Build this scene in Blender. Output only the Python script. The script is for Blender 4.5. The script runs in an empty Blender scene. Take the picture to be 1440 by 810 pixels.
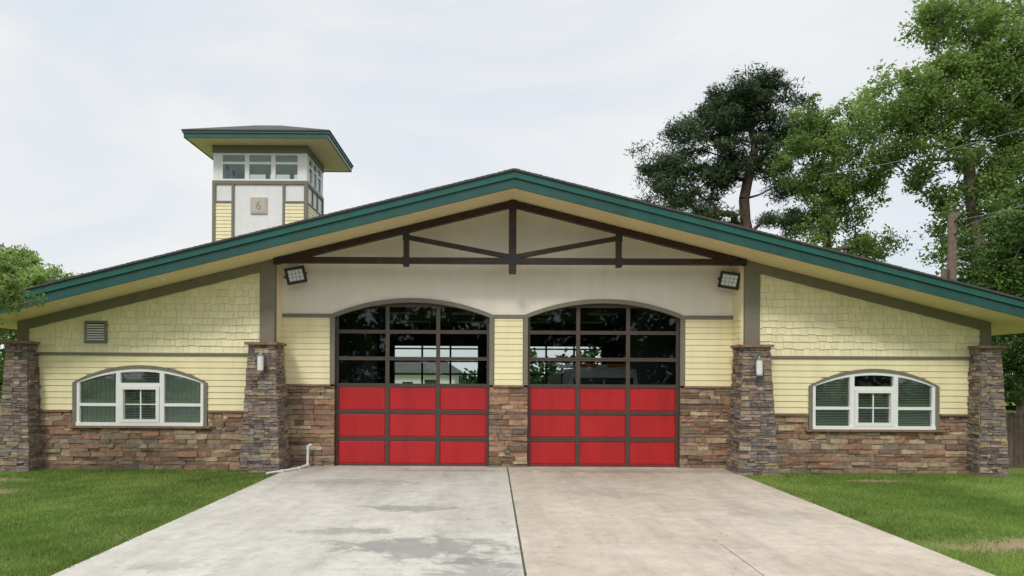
import bpy, math, random
import numpy as np
from mathutils import Vector, Matrix
random.seed(7); np.random.seed(7)
R=random.random
def U(a,b): return a+(b-a)*random.random()
scene=bpy.context.scene

# ------------------------------------------------------------ materials
def newmat(name):
    m=bpy.data.materials.new(name); m.use_nodes=True
    nt=m.node_tree; nt.nodes.clear()
    out=nt.nodes.new('ShaderNodeOutputMaterial')
    return m,nt,out
def node(nt,t,ins=None,**props):
    n=nt.nodes.new(t)
    for k,v in props.items(): setattr(n,k,v)
    if ins:
        for k,v in ins.items():
            if isinstance(v,bpy.types.NodeSocket): nt.links.new(v,n.inputs[k])
            else: n.inputs[k].default_value=v
    return n
def math_(nt,op,a,b=0.0,c=None,clamp=False):
    n=node(nt,'ShaderNodeMath',{0:a,1:b},operation=op); n.use_clamp=clamp
    if c is not None:
        if isinstance(c,bpy.types.NodeSocket): nt.links.new(c,n.inputs[2])
        else: n.inputs[2].default_value=c
    return n.outputs[0]
def mixc(nt,f,a,b,mode='MIX'):
    n=node(nt,'ShaderNodeMix',data_type='RGBA',blend_type=mode)
    for i,v in ((0,f),(6,a),(7,b)):
        if isinstance(v,bpy.types.NodeSocket): nt.links.new(v,n.inputs[i])
        else:
            n.inputs[i].default_value=v if i==0 else (tuple(v)+(1,))[:4]
    return n.outputs[2]
def pos(nt): return node(nt,'ShaderNodeNewGeometry').outputs['Position']
def noise(nt,scale,detail=4,rough=.55,vec=None,dist=0):
    n=node(nt,'ShaderNodeTexNoise',{'Scale':scale,'Detail':detail,'Roughness':rough,'Distortion':dist})
    nt.links.new(vec if vec is not None else pos(nt),n.inputs['Vector'])
    return n.outputs['Fac']
def ramp(nt,f,stops):
    n=node(nt,'ShaderNodeValToRGB',{'Fac':f}); e=n.color_ramp.elements
    while len(e)<len(stops): e.new(.5)
    for i,(p,c) in enumerate(stops):
        e[i].position=p; e[i].color=(c,c,c,1) if isinstance(c,(int,float)) else tuple(c)+(1,)
    return n.outputs['Color']
def pmat(name,col,rough=.7,nscale=3,namt=.15,bump=0,bscale=40,attr=False,metal=0,spec=.4,dirt=0,streak=0):
    m,nt,out=newmat(name)
    b=node(nt,'ShaderNodeBsdfPrincipled',{'Roughness':rough,'Metallic':metal,'Specular IOR Level':spec})
    c=None
    if attr:
        a=node(nt,'ShaderNodeAttribute',attribute_name='Col').outputs['Color']
        c=mixc(nt,1.0,a,col,'MULTIPLY')
    else:
        c=mixc(nt,0.0,col,col)
    if namt>0:
        f=noise(nt,nscale,5)
        r=ramp(nt,f,[(.3,1-namt),(.7,1.0)])
        c=mixc(nt,1.0,c,r,'MULTIPLY')
    if streak>0:
        mp=node(nt,'ShaderNodeMapping',{'Vector':pos(nt),'Scale':(2.5,2.5,.35)})
        f=noise(nt,1.6,6,.6,mp.outputs[0])
        r=ramp(nt,f,[(.42,1.0),(.75,1-streak)])
        c=mixc(nt,1.0,c,r,'MULTIPLY')
    if dirt>0:
        z=node(nt,'ShaderNodeSeparateXYZ',{0:pos(nt)}).outputs[2]
        k=math_(nt,'SUBTRACT',1.0,math_(nt,'ADD',math_(nt,'MULTIPLY',z,1.6),math_(nt,'MULTIPLY',noise(nt,5,4),.8)),clamp=True)
        k=math_(nt,'MULTIPLY',k,dirt)
        c=mixc(nt,k,c,(.16,.12,.08))
    nt.links.new(c,b.inputs['Base Color'])
    if bump>0:
        bn=node(nt,'ShaderNodeBump',{'Strength':bump,'Distance':.02,'Height':noise(nt,bscale,5,.6)})
        nt.links.new(bn.outputs[0],b.inputs['Normal'])
    nt.links.new(b.outputs[0],out.inputs[0])
    return m
YEL=(.88,.79,.485)
M={}
M['siding']=pmat('painted_siding',YEL,.55,2,.06,.1,60,streak=.10)
M['shake']=pmat('painted_shake',(.89,.815,.54),.6,2,.05,.25,50,attr=True,streak=.08)
M['soffit']=pmat('soffit_paint',(.87,.72,.42),.6,1.5,.07,.05,60)
M['stucco']=pmat('stucco',(.87,.81,.71),.9,1.2,.06,.35,120,streak=.07)
M['trim']=pmat('taupe_trim',(.21,.19,.145),.6,4,.15,.05,50)
M['green']=pmat('green_metal_fascia',(.012,.088,.072),.38,1.5,.2,0,metal=0,spec=.5,streak=.25)
M['green2']=pmat('green_metal_drip',(.018,.120,.095),.38,1.5,.15,0,streak=.2)
M['shingle']=pmat('asphalt_shingle',(.10,.095,.09),.95,8,.4,.6,60)
M['wood']=pmat('stained_timber',(.05,.026,.018),.5,6,.5,.2,30,streak=.3)
M['stone']=pmat('ledge_stone',(1,1,1),.9,9,.45,.9,24,attr=True,dirt=.45)
M['mortar']=pmat('mortar',(.075,.055,.042),.95,8,.3,.4,60)
M['cap']=pmat('stone_cap',(.30,.19,.13),.85,7,.4,.6,40)
M['red']=pmat('red_enamel',(.50,.017,.022),.36,1.2,.15,0,spec=.5,streak=.22)
M['bronze']=pmat('bronze_frame',(.085,.066,.052),.45,5,.2,0,spec=.4)
M['white']=pmat('white_vinyl',(.84,.84,.82),.4,4,.06,0)
M['whitepanel']=pmat('white_panel',(.84,.83,.81),.6,3,.06,0,streak=.1)
M['blind']=pmat('blind_slat',(.86,.88,.82),.5,2,.1,0)
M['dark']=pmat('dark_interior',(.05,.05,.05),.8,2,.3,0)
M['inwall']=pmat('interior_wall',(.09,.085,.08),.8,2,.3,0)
M['black']=pmat('black_metal',(.02,.02,.02),.4,5,.1,0)
M['silver']=pmat('brushed_metal',(.5,.5,.5),.35,5,.1,0,metal=.9)
M['lens']=pmat('frosted_lens',(.75,.77,.76),.25,5,.05,0)
M['led']=pmat('led_array',(.38,.39,.38),.3,30,.5,0)
M['plaque']=pmat('plaque',(.56,.51,.43),.8,9,.15,.2,60)
M['tan']=pmat('plaque_numeral',(.40,.35,.28),.7,9,.1,0)
M['pvc']=pmat('pvc_pipe',(.75,.75,.74),.4,5,.1,0)
M['fence']=pmat('weathered_fence',(.19,.14,.10),.9,5,.5,.5,30,streak=.4)
M['pole']=pmat('pole_wood',(.24,.17,.125),.9,6,.4,.5,20,streak=.3)
M['bark']=pmat('bark',(.24,.195,.15),.95,5,.5,.8,12)
M['barkpine']=pmat('pine_bark',(.13,.085,.06),.95,5,.5,.8,12)
M['asphalt']=pmat('asphalt',(.05,.05,.05),.9,3,.3,.4,60)
M['kerb']=pmat('kerb_concrete',(.38,.36,.33),.9,3,.3,.3,40)
M['inner']=pmat('bay_floor',(.12,.12,.12),.5,3,.3,0)
M['amber']=pmat('amber_lens',(.75,.25,.02),.3,5,.1,0)
M['rubber']=pmat('tyre_rubber',(.025,.025,.025),.85,5,.1,.2,40)

def glassmat(name,tint,rough=.02,ior=1.5):
    m,nt,out=newmat(name)
    fr=node(nt,'ShaderNodeFresnel',{'IOR':ior})
    t=node(nt,'ShaderNodeBsdfTransparent',{'Color':tuple(tint)+(1,)})
    g=node(nt,'ShaderNodeBsdfGlossy',{'Color':(.9,.95,1,1),'Roughness':rough})
    bn=node(nt,'ShaderNodeBump',{'Strength':.05,'Distance':.02,'Height':noise(nt,.9,1)})
    nt.links.new(bn.outputs[0],g.inputs['Normal'])
    mx=node(nt,'ShaderNodeMixShader',{0:fr.outputs[0],1:t.outputs[0],2:g.outputs[0]})
    nt.links.new(mx.outputs[0],out.inputs[0]); return m
M['glass']=glassmat('tinted_door_glass',(.84,.88,.86),ior=1.45)
M['wglass']=glassmat('window_glass',(.92,.96,.93),ior=1.65)

def leafmat(name,col,col2,trans=.35):
    m,nt,out=newmat(name)
    a=node(nt,'ShaderNodeAttribute',attribute_name='Col')
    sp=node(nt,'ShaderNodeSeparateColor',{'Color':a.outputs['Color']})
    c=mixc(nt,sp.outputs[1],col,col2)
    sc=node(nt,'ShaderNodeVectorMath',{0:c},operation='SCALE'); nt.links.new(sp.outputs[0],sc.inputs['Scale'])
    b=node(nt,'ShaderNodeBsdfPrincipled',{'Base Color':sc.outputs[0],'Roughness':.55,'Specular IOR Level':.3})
    t=node(nt,'ShaderNodeBsdfTranslucent',{'Color':sc.outputs[0]})
    mx=node(nt,'ShaderNodeMixShader',{0:trans,1:b.outputs[0],2:t.outputs[0]})
    nt.links.new(mx.outputs[0],out.inputs[0]); return m
M['leaf']=leafmat('leaf_mid',(.075,.155,.03),(.21,.32,.07))
M['leaflight']=leafmat('leaf_light',(.15,.26,.055),(.38,.50,.14),.48)
M['leafdark']=leafmat('leaf_dark',(.03,.075,.014),(.07,.14,.03))
M['needle']=leafmat('pine_needle',(.035,.07,.03),(.13,.19,.08),.2)
M['grass']=leafmat('grass_blade',(.15,.26,.045),(.34,.43,.115),.4)

BARE=((8.7,10.3,2.2,.6),(-11.4,14.6,1.2,.5),(9.6,16.9,1.0,.25),(-12.5,16.4,1.5,.3))
def ground_mat():
    m,nt,out=newmat('lawn_soil')
    f=noise(nt,.5,6,.6); f2=noise(nt,18,5,.7)
    c=mixc(nt,ramp(nt,f,[(.35,0),(.65,1)]),(.11,.18,.035),(.18,.23,.065))
    c=mixc(nt,ramp(nt,f2,[(.35,0),(.7,.6)]),c,(.08,.11,.03))
    p=pos(nt)
    for (x,y,rx,ry) in BARE:
        mp=node(nt,'ShaderNodeMapping',{'Vector':p,'Location':(-x/rx,-y/ry,0),'Scale':(1/rx,1/ry,0)})
        l=node(nt,'ShaderNodeVectorMath',{0:mp.outputs[0]},operation='LENGTH').outputs['Value']
        l=math_(nt,'ADD',l,math_(nt,'MULTIPLY',noise(nt,3,4),.9))
        k=math_(nt,'SUBTRACT',1.7,l,clamp=True)
        c=mixc(nt,k,c,(.30,.21,.135))
    b=node(nt,'ShaderNodeBsdfPrincipled',{'Base Color':c,'Roughness':.95,'Specular IOR Level':.1})
    bn=node(nt,'ShaderNodeBump',{'Strength':.6,'Distance':.03,'Height':f2}); nt.links.new(bn.outputs[0],b.inputs['Normal'])
    nt.links.new(b.outputs[0],out.inputs[0]); return m
M['ground']=ground_mat()
def concrete_mat(name,base,base2,stains,crack=.5):
    m,nt,out=newmat(name)
    p=pos(nt)
    f=noise(nt,.45,7,.62,dist=.4); f2=noise(nt,3.2,7,.7); f3=noise(nt,60,3,.6)
    c=mixc(nt,ramp(nt,f,[(.35,0),(.65,1)]),base,base2)
    c=mixc(nt,1.0,c,ramp(nt,f2,[(.3,.80),(.6,1.0)]),'MULTIPLY')
    c=mixc(nt,1.0,c,ramp(nt,f3,[(.3,.84),(.6,1.0)]),'MULTIPLY')
    mp=node(nt,'ShaderNodeMapping',{'Vector':p,'Scale':(1.6,.22,1)})
    f4=noise(nt,1.1,6,.65,mp.outputs[0])
    c=mixc(nt,1.0,c,ramp(nt,f4,[(.45,1.0),(.72,.80)]),'MULTIPLY')
    f5=noise(nt,6.5,3,.5)
    c=mixc(nt,1.0,c,ramp(nt,f5,[(.66,1.0),(.74,.72)]),'MULTIPLY')
    nv=node(nt,'ShaderNodeTexNoise',{'Vector':p,'Scale':1.5,'Detail':5.0})
    wv=node(nt,'ShaderNodeVectorMath',{0:p,1:nv.outputs['Color']},operation='ADD')
    vo=node(nt,'ShaderNodeTexVoronoi',{'Vector':wv.outputs[0],'Scale':.21},feature='DISTANCE_TO_EDGE')
    k=math_(nt,'MULTIPLY',math_(nt,'LESS_THAN',vo.outputs['Distance'],.0013),crack)
    c=mixc(nt,k,c,(.14,.12,.10))
    for (x,y,rx,ry,s) in stains:
        mp=node(nt,'ShaderNodeMapping',{'Vector':p,'Location':(-x/rx,-y/ry,0),'Scale':(1/rx,1/ry,0)})
        l=node(nt,'ShaderNodeVectorMath',{0:mp.outputs[0]},operation='LENGTH').outputs['Value']
        l=math_(nt,'ADD',l,math_(nt,'MULTIPLY',noise(nt,2.1,7,.7,dist=.8),3.2))
        k=math_(nt,'MULTIPLY',math_(nt,'SUBTRACT',2.4,l),2.6,clamp=True)
        k=math_(nt,'MULTIPLY',k,s)
        c=mixc(nt,k,c,(.21,.205,.19))
    b=node(nt,'ShaderNodeBsdfPrincipled',{'Base Color':c,'Roughness':.85,'Specular IOR Level':.25})
    bn=node(nt,'ShaderNodeBump',{'Strength':.3,'Distance':.01,'Height':f3}); nt.links.new(bn.outputs[0],b.inputs['Normal'])
    nt.links.new(b.outputs[0],out.inputs[0]); return m
M['concL']=concrete_mat('concrete_pale',(.52,.485,.42),(.63,.595,.53),[(-.9,10.0,2.0,1.1,.7),(-1.6,13.0,1.3,.5,.6),(-2.4,11.0,1.2,.4,.55),(-.2,8.6,1.0,.9,.6),(-3.2,16.2,2.0,.7,.35),(-1,18.2,3,.35,.45),(-4.2,9.0,.8,.4,.35)],.12)
M['concR']=concrete_mat('concrete_tan',(.50,.42,.33),(.61,.53,.435),[(3.6,18.2,3.5,.5,.5),(2.4,15.0,2.0,.8,.3),(5.2,12.6,1.2,.9,.25)],.3)
M['joint']=pmat('joint_dirt',(.12,.11,.08),.95,12,.6,.4,30)

# ------------------------------------------------------------ mesh builder
class MB:
    def __init__(s): s.v=[];s.f=[];s.c=[];s.m=[];s.mats=[]
    def mi(s,mat):
        if mat not in s.mats: s.mats.append(mat)
        return s.mats.index(mat)
    def face(s,pts,mat,col=(1,1,1)):
        i=len(s.v); s.v+=[tuple(p) for p in pts]; s.f.append(tuple(range(i,i+len(pts)))); s.c.append(col); s.m.append(s.mi(mat))
    def hexa(s,p,mat,col=(1,1,1)):
        i=len(s.v); s.v+=[tuple(q) for q in p]; k=s.mi(mat)
        for f in ((0,3,2,1),(4,5,6,7),(0,1,5,4),(1,2,6,5),(2,3,7,6),(3,0,4,7)):
            s.f.append(tuple(i+a for a in f)); s.c.append(col); s.m.append(k)
    def box(s,x0,x1,y0,y1,z0,z1,mat,col=(1,1,1)):
        s.hexa([(x0,y0,z0),(x1,y0,z0),(x1,y1,z0),(x0,y1,z0),(x0,y0,z1),(x1,y0,z1),(x1,y1,z1),(x0,y1,z1)],mat,col)
    def strip(s,x0,x1,y0,y1,zb,zt,mat,n=1,col=(1,1,1)):
        for k in range(n):
            a=x0+(x1-x0)*k/n; b=x0+(x1-x0)*(k+1)/n
            s.hexa([(a,y0,zb(a)),(b,y0,zb(b)),(b,y1,zb(b)),(a,y1,zb(a)),(a,y0,zt(a)),(b,y0,zt(b)),(b,y1,zt(b)),(a,y1,zt(a))],mat,col)
    def beam(s,p0,p1,w,y0,y1,mat):
        d=Vector((p1[0]-p0[0],p1[1]-p0[1])).normalized(); n=Vector((-d.y,d.x))*w/2
        a=(p0[0]-n.x,p0[1]-n.y);b=(p1[0]-n.x,p1[1]-n.y);c=(p1[0]+n.x,p1[1]+n.y);e=(p0[0]+n.x,p0[1]+n.y)
        s.hexa([(a[0],y0,a[1]),(b[0],y0,b[1]),(b[0],y1,b[1]),(a[0],y1,a[1]),(e[0],y0,e[1]),(c[0],y0,c[1]),(c[0],y1,c[1]),(e[0],y1,e[1])],mat)
    def tube(s,p0,p1,r0,r1,mat,n=8,cap=True,col=(1,1,1)):
        p0=Vector(p0);p1=Vector(p1);d=(p1-p0)
        if d.length<1e-6:return
        d.normalize(); u=d.orthogonal().normalized(); w=d.cross(u); i=len(s.v)
        for p,r in((p0,r0),(p1,r1)):
            for k in range(n):
                a=2*math.pi*k/n; s.v.append(tuple(p+u*math.cos(a)*r+w*math.sin(a)*r))
        k_=s.mi(mat)
        for k in range(n):
            s.f.append((i+k,i+(k+1)%n,i+n+(k+1)%n,i+n+k)); s.c.append(col); s.m.append(k_)
        if cap:
            s.f.append(tuple(i+n+k for k in range(n))); s.c.append(col); s.m.append(k_)
            s.f.append(tuple(i+n-1-k for k in range(n))); s.c.append(col); s.m.append(k_)
    def build(s,name,parent=None,bevel=0):
        me=bpy.data.meshes.new(name); me.from_pydata(s.v,[],s.f)
        for m in s.mats: me.materials.append(M[m])
        me.polygons.foreach_set('material_index',s.m)
        at=me.color_attributes.new('Col','FLOAT_COLOR','CORNER')
        lt=np.array([len(f) for f in s.f]); cc=np.repeat(np.array(s.c,dtype=np.float32),lt,axis=0)
        cc=np.concatenate([cc,np.ones((len(cc),1),np.float32)],1)
        at.data.foreach_set('color',cc.ravel())
        me.update()
        o=bpy.data.objects.new(name,me); scene.collection.objects.link(o)
        if parent: o.parent=parent
        if bevel:
            b=o.modifiers.new('bevel','BEVEL'); b.width=bevel; b.segments=2; b.limit_method='ANGLE'
        return o
def empty(name,loc=(0,0,0)):
    e=bpy.data.objects.new(name,None); scene.collection.objects.link(e); e.empty_display_size=.5; return e

# ------------------------------------------------------------ building
ST=empty('fire_station')
XC=.534; YD=19.0; YW=18.3; YF=16.9
XL=-13.47; XR=14.53; YB=35.0
def S(x): return 7.33-.25*abs(x-XC)
def T(x): return S(x)+.41
def arc(cx,hw,zs,zp):
    r=zp-zs; Rr=(hw*hw+r*r)/(2*r)
    return lambda x: zp-Rr+math.sqrt(max(Rr*Rr-(x-cx)**2,0))
DOORS=[(-4.42,-.08),(1.0,5.28)]
BL,BR=-5.9,6.76
ZS,ZP=4.31,4.66

mb=MB()
segs=[(BL-.3,DOORS[0][0]),(DOORS[0][0],DOORS[0][1]),(DOORS[0][1],XC),(XC,DOORS[1][0]),(DOORS[1][0],DOORS[1][1]),(DOORS[1][1],BR+.3)]
up=lambda x:S(x)+.05
for i,(a,b) in enumerate(segs):
    if i in (1,4):
        A=arc((a+b)/2,(b-a)/2,ZS,ZP); mb.strip(a,b,YD,YD+.3,A,up,'stucco',28)
    else: mb.strip(a,b,YD,YD+.3,lambda x:ZS,up,'stucco')
mb.box(XC-.012,XC+.006,YD-.006,YD-.001,ZS+.02,5.5,'stucco')
mb.build('bay_gable_wall',ST)

def lap(mb,x0,x1,y,z0,z1,e=.165,skip=None):
    z=z0
    while z<z1-.01:
        t=min(z+e,z1)
        segs=[(x0,x1)]
        if skip: segs=skip(z,t,x0,x1)
        for a,b in segs:
            cuts=[a]
            while b-cuts[-1]>3.2: cuts.append(cuts[-1]+U(1.4,3.0))
            cuts.append(b)
            for p,q in zip(cuts,cuts[1:]):
                if q-p<.01: continue
                g=.0015; w=U(-.0015,.0015)
                mb.hexa([(p+g,y-.034+w,z),(q-g,y-.034+w,z),(q-g,y+.01,z),(p+g,y+.01,z),(p+g,y-.012,t),(q-g,y-.012,t),(q-g,y+.01,t),(p+g,y+.01,t)],'siding')
        z+=e
piers=[(BL-.3,DOORS[0][0]),(DOORS[0][1],DOORS[1][0]),(DOORS[1][1],BR+.3)]
mb=MB()
for a,b in piers:
    mb.box(a,b,YD+.02,YD+.3,0,ZS,'mortar')
    aa=a+(.14 if a>BL else .3); bb=b-(.14 if b<BR else .3)
    if a<BL: bb=b-.14
    lap(mb,aa,bb,YD,2.33,ZS-.09)
for X,sg in ((BL,-1),(BR,1)):
    x0,x1=(X-.25,X) if sg<0 else (X,X+.25)
    mb.box(x0,x1,YW+.05,YD-.002,3.2,S(X)+.05,'siding')
    z=2.33
    while z<4.3:
        xa=X+(.02 if sg<0 else -.02)
        mb.hexa([(min(xa,X),YW+.1,z),(max(xa,X),YW+.1,z),(max(xa,X),YD-.04,z),(min(xa,X),YD-.04,z),(X-.001,YW+.1,z+.165),(X+.001,YW+.1,z+.165),(X+.001,YD-.04,z+.165),(X-.001,YD-.04,z+.165)],'siding'); z+=.165
    mb.box(x0,x1,YW+.05,YD-.002,0,3.19,'siding')
mb.build('bay_siding',ST)

mb=MB()
for a,b in DOORS:
    mb.box(a-.13,a,YD-.05,YD+.05,2.33,ZS-.02,'trim'); mb.box(b,b+.13,YD-.05,YD+.05,2.33,ZS-.02,'trim')
    A=arc((a+b)/2,(b-a)/2+.13,ZS-.02,ZP+.10); B=arc((a+b)/2,(b-a)/2+.13,ZS-.14,ZP-.02)
    mb.strip(a-.13,b+.13,YD-.06,YD+.08,lambda x:B(x),A,'trim',32)
for a,b in ((BL,DOORS[0][0]-.13),(DOORS[0][1]+.13,DOORS[1][0]-.13),(DOORS[1][1]+.13,BR)):
    mb.box(a,b,YD-.055,YD+.02,ZS-.10,ZS-.015,'trim')
    mb.box(a-.02,b+.02,YD-.09,YD+.02,2.27,2.33,'cap')
for x0,x1 in ((-6.28,-5.88),(6.82,7.22)):
    mb.strip(x0,x1,YW-.08,YW+.12,lambda x:3.3,lambda x:S(x)-.003,'trim')
for x0,x1 in ((-12.82,-12.52),(13.18,13.46)):
    mb.strip(x0,x1,YW-.08,YW+.12,lambda x:3.3,lambda x:S(x)-.003,'trim')
for x0,x1 in ((-12.52,-6.28),(7.22,13.18)):
    mb.strip(x0,x1,YW-.07,YW+.05,lambda x:S(x)-.27,lambda x:S(x)-.004,'trim')
    mb.box(x0,x1,YW-.065,YW+.02,3.10,3.17,'trim')
mb.build('trim_boards',ST,bevel=.006)

WALLP=[(.44,.27,.17),(.50,.33,.21),(.36,.22,.145),(.55,.41,.27),(.40,.29,.20),(.27,.18,.13),(.58,.45,.30),(.45,.255,.17),(.34,.27,.21),(.49,.28,.18)]
COLP=[(.25,.20,.175),(.33,.265,.22),(.20,.155,.14),(.42,.34,.25),(.30,.22,.185),(.46,.36,.22),(.24,.21,.195),(.39,.27,.19),(.33,.285,.25)]
def partition(u0,u1,z0,z1,out,hm=.13,wm=.5):
    w=u1-u0;h=z1-z0
    if (h<=hm*1.35 and w<=wm*1.25 ) or (h<.045):
        out.append((u0,u1,z0,z1)); return
    if h>hm*1.35 and (w<h*5.5 or R()<.35):
        t=U(.35,.65)
        if h>3*hm: t=round(h*U(.3,.7)/hm)*hm/h+U(-.02,.02)
        t=min(max(t,.25),.75)
        partition(u0,u1,z0,z0+h*t,out,hm,wm); partition(u0,u1,z0+h*t,z1,out,hm,wm)
    else:
        if w<.2: out.append((u0,u1,z0,z1)); return
        t=U(.32,.68); partition(u0,u0+w*t,z0,z1,out,hm,wm); partition(u0+w*t,u1,z0,z1,out,hm,wm)
def stones(mb,u0,u1,z0,z1,fn,pal,skip=None,hm=.12,wm=.5,dmax=.07):
    lst=[]
    z=z0
    while z<z1-.01:
        h=U(.22,.40); t=z+h if z1-(z+h)>.12 else z1
        partition(u0,u1,z,t,lst,hm,wm); z=t
    for a,b,c,d in lst:
        if skip and skip(a,b,c,d): continue
        g=.005; dp=U(.02,dmax); col=random.choice(pal); k=U(.68,1.15); col=tuple(min(q*k,1) for q in col)
        j=lambda s=.008:U(-s,s)
        n=2 if (b-a)>.22 else 1
        xs=[a+g+(b-a-2*g)*q/n for q in range(n+1)]
        bot=[(x+j(),c+g+j(.009)) for x in xs]; tp=[(x+j(),d-g+j(.009)) for x in xs]
        for q in range(n):
            fr=[bot[q],bot[q+1],tp[q+1],tp[q]]
            bk=[(xs[q],c+g*.3),(xs[q+1],c+g*.3),(xs[q+1],d-g*.3),(xs[q],d-g*.3)]
            if q==0: dl=[dp+j(.014),dp+j(.014)]
            else: dl=dr
            dr=[dp+j(.014),dp+j(.014)]
            D=[dl[0],dr[0],dr[1],dl[1]]
            F=[fn(u,z_,dd) for (u,z_),dd in zip(fr,D)]; B=[fn(u,z_,-.03) for u,z_ in bk]
            mb.hexa([F[0],F[1],B[1],B[0],F[3],F[2],B[2],B[3]],'stone',col)

WIN=[(-9.51,1.72),(10.32,1.66)]
WZ0,WZS,WZP=1.22,2.36,2.74
mb=MB()
for (a,b) in ((BL-.1,DOORS[0][0]-.0),(DOORS[0][1],DOORS[1][0]),(DOORS[1][1],BR+.1)):
    stones(mb,a,b,0,2.27,lambda u,z,d:(u,YD-d,z),WALLP)
for i,(x0,x1) in enumerate(((-12.6,-6.2),(7.1,13.3))):
    cx,hw=WIN[i]
    stones(mb,x0,x1,0,1.56,lambda u,z,d:(u,YW-d,z),WALLP,skip=lambda a,b,c,d:(b>cx-hw-.02 and a<cx+hw+.02 and d>WZ0-.05))
    for s0,s1 in ((cx-hw-.50,cx-hw-.12),(cx+hw+.12,cx+hw+.50)):
        stones(mb,s0,s1,1.1,1.56,lambda u,z,d:(u,YW-d+.012,z),WALLP,wm=.3)
    stones(mb,cx-hw-.1,cx+hw+.1,.85,1.14,lambda u,z,d:(u,YW-d+.012,z),WALLP,wm=.4)
    for s0,s1 in ((x0,cx-hw-.13),(cx+hw+.13,x1)):
        mb.box(s0,s1,YW-.10,YW+.02,1.56,1.61,'cap')
    mb.box(cx-hw-.2,cx+hw+.2,YW-.14,YW+.02,1.135,1.185,'cap')
mb.build('ledge_stone_walls',ST)

def column(name,cx,hb,ht,yf0,yf1,yb,h=3.38):
    mb=MB()
    hw=lambda z: hb+(ht-hb)*z/h
    yf=lambda z: yf0+(yf1-yf0)*z/h
    mb.hexa([(cx-hb,yf0,0),(cx+hb,yf0,0),(cx+hb,yb,0),(cx-hb,yb,0),(cx-ht,yf1,h),(cx+ht,yf1,h),(cx+ht,yb,h),(cx-ht,yb,h)],'mortar')
    stones(mb,-1.06,1.06,0,h,lambda u,z,d:(cx+u*hw(z),yf(z)-d*.8,z),COLP,hm=.085,wm=.42/hb*.75)
    for sg in (-1,1):
        stones(mb,0,1,0,h,lambda u,z,d:(cx+sg*(hw(z)+d*.8),yf(z)+(yb-yf(z))*u,z),COLP,hm=.085,wm=.4)
    n=3; w=(2*ht+.20)/n
    for k in range(n):
        a=cx-ht-.10+k*w
        mb.box(a+.003,a+w-.003,yf1-.12+U(-.01,.01),yb+.03,h,h+.07+U(-.006,.006),'cap')
    mb.build(name,ST,bevel=0)
column('stone_column_a',-6.1,.50,.33,17.75,17.90,18.62)
column('stone_column_b',7.0,.50,.33,17.75,17.90,18.62)
column('stone_column_c',-12.58,.42,.26,17.75,17.90,18.5)
column('stone_column_d',13.20,.36,.25,17.75,17.90,18.5)

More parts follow.
